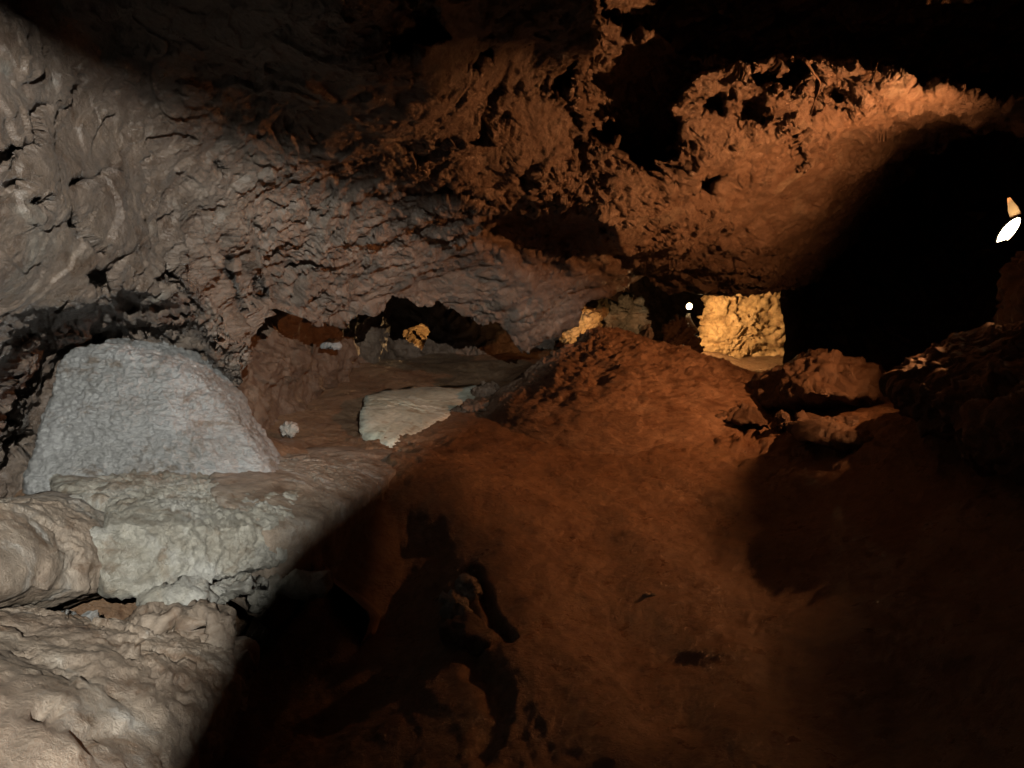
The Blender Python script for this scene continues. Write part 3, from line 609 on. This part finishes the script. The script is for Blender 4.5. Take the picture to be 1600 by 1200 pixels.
def light_blocker(root, poly, dist):  # added plate near the lamp, cut to throw shade over the given outline
    inv = -np.array(root.location); src = LAMP_POS + LAMP_DIR * 0.05
    pts = [at(*q) for q in poly]; ax = np.mean([(p - src) / np.linalg.norm(p - src) for p in pts], 0); ax /= np.linalg.norm(ax)
    V0 = [src + (p - src) * dist / ((p - src) @ ax) for p in pts]; n = len(V0)
    V = [tuple(v + inv) for v in V0] + [tuple(v + ax * .003 + inv) for v in V0]
    me = bpy.data.meshes.new('blocker_plate'); me.from_pydata(V, [], [list(range(n)), list(range(2 * n - 1, n - 1, -1))] + [[k, k + n, (k + 1) % n + n, (k + 1) % n] for k in range(n)])
    obj('blocker_plate', me, M_BLACK, root)
LAMP_ROOT = wall_lamp()
light_blocker(LAMP_ROOT, [(-900, 2200, 1.0), (-900, 300, 1.2), (-500, -300, 1.5), (380, -250, 2.1), (420, 60, 2.8), (390, 300, 3.7), (320, 460, 3.6), (250, 545, 3.5), (240, 640, 3.2), (430, 765, 3.45), (520, 752, 3.95), (605, 735, 4.75)] + [floor_at(*q) for q in [(655, 815), (695, 870), (710, 1000), (715, 1300)]] + [(720, 2200, 1.3)], .30)
light_blocker(LAMP_ROOT, [floor_at(*q) for q in [(1120, 770), (1118, 850), (1270, 880), (1270, 1000), (1185, 1060), (1170, 1300), (1900, 1300), (1900, 760), (1600, 740), (1400, 745), (1310, 725), (1190, 700), (1150, 725)]], .22)
light_blocker(LAMP_ROOT, [(400, -350, 2.0), (430, 40, 2.7), (560, 85, 2.9), (700, 105, 3.3), (850, 95, 3.8), (940, 110, 4.6), (980, -350, 2.2)], .25)
def far_bulb():
    root = empty('bulb_lamp', BULB_POS - np.array([0, 0, .30])); tag(root, 'small bright bulb on a pale post in the far chamber', 'lamp')
    inv = -np.array(root.location)
    V, F = ico(3); r = np.where(V[:, 2] < 0, 1 + .35 * V[:, 2] ** 2, 1)
    obj('bulb', mesh_np('bulb', V * np.array([1, 1, 1]) * (.038 * r)[:, None] + BULB_POS + inv, F), M_BULB, root)
    obj('socket', tube([BULB_POS - np.array([0, 0, .09]) + inv, BULB_POS - np.array([0, 0, .045]) + inv], .022), M_BLACK, root)
    obj('post', tube([BULB_POS + np.array([0.09, 0, -.36]) + inv, BULB_POS + np.array([0.03, 0, -.25]) + inv, BULB_POS + np.array([-.02, 0, -.16]) + inv, BULB_POS - np.array([0, 0, .09]) + inv], [.05, .04, .045, .02]), M_STONE, root)
far_bulb()
def root_twig(name, label, pts, rad):
    P = np.array([at(*q) for q in pts]); base = P[-1].copy()
    t = np.linspace(0, 1, 18); ts = np.linspace(0, 1, len(P)); Q = np.stack([np.interp(t, ts, P[:, k]) for k in range(3)], -1)
    Q += 0.006 * np.stack([fbm(Q * 14), fbm(Q * 14 + 5), fbm(Q * 14 + 9)], -1)
    o = obj(name, tube(Q - base, np.linspace(rad, rad * .5, 18), 7), M_ROOT, loc=base); tag(o, label, 'root')
root_twig('hanging_root', 'thin root hanging down across the bright orange ceiling lip', [(1256, 92, 3.75), (1270, 112, 3.85), (1282, 130, 3.95), (1276, 152, 4.0), (1266, 180, 4.05)], .007)

# ------------------------------------------------------------------ unseen floodlight behind the photographer; two barn doors added to cut its beam
def floodlight():
    root = empty('floodlight', COOL_POS + np.array([0.02, -.12, -.1])); tag(root, 'black floodlight beside the photographer, out of view, with two added barn doors', 'floodlight')
    inv = -np.array(root.location)
    axis = at(np.array(250.), np.array(560.), np.array(3.4)) - COOL_POS; axis /= np.linalg.norm(axis)
    def cut(q, dist):
        v = at(*q) - COOL_POS; return COOL_POS + v * dist / (v @ axis)
    V, F = ico(3); V = V * np.array([.09, .09, .07]); V = V[:, :1] * np.cross(axis, [0, 0, 1.]) + V[:, 1:2] * np.array([0, 0, 1.]) + V[:, 2:] * axis
    obj('housing', mesh_np('housing', V + COOL_POS - axis * .10 + inv, F), M_BLACK, root)
    sx = np.cross(axis, [0, 0, 1.]); sx /= np.linalg.norm(sx); sy = np.cross(sx, axis)
    def door(edge, away, dist=.2):
        F0 = [cut(q, dist) for q in edge] + [COOL_POS + axis * dist + sx * a + sy * b for a, b in away]; n = len(F0)
        V = [tuple(p + inv) for p in F0] + [tuple(p - axis * .004 + inv) for p in F0]
        me = bpy.data.meshes.new('barn_door'); me.from_pydata(V, [], [list(range(n)), list(range(2 * n - 1, n - 1, -1))] + [[k, k + n, (k + 1) % n + n, (k + 1) % n] for k in range(n)])
        obj('barn_door', me, M_BLACK, root)
    door([(-500, -190, 1.7), (0, 62, 2.3), (350, 225, 3.2), (640, 330, 4.4), (1000, 430, 6)], [(.9, 0), (.9, .9), (-.9, .9), (-.9, .35)])
    door([(120, 1400, 1.6), (215, 1200, 1.9), (345, 975, 2.5), (440, 835, 2.95), (570, 740, 4.4), (650, 692, 5.6), (800, 590, 7.5), (1000, 425, 8)], [(.9, .03), (.9, -.9), (-.1, -.9)])
floodlight()
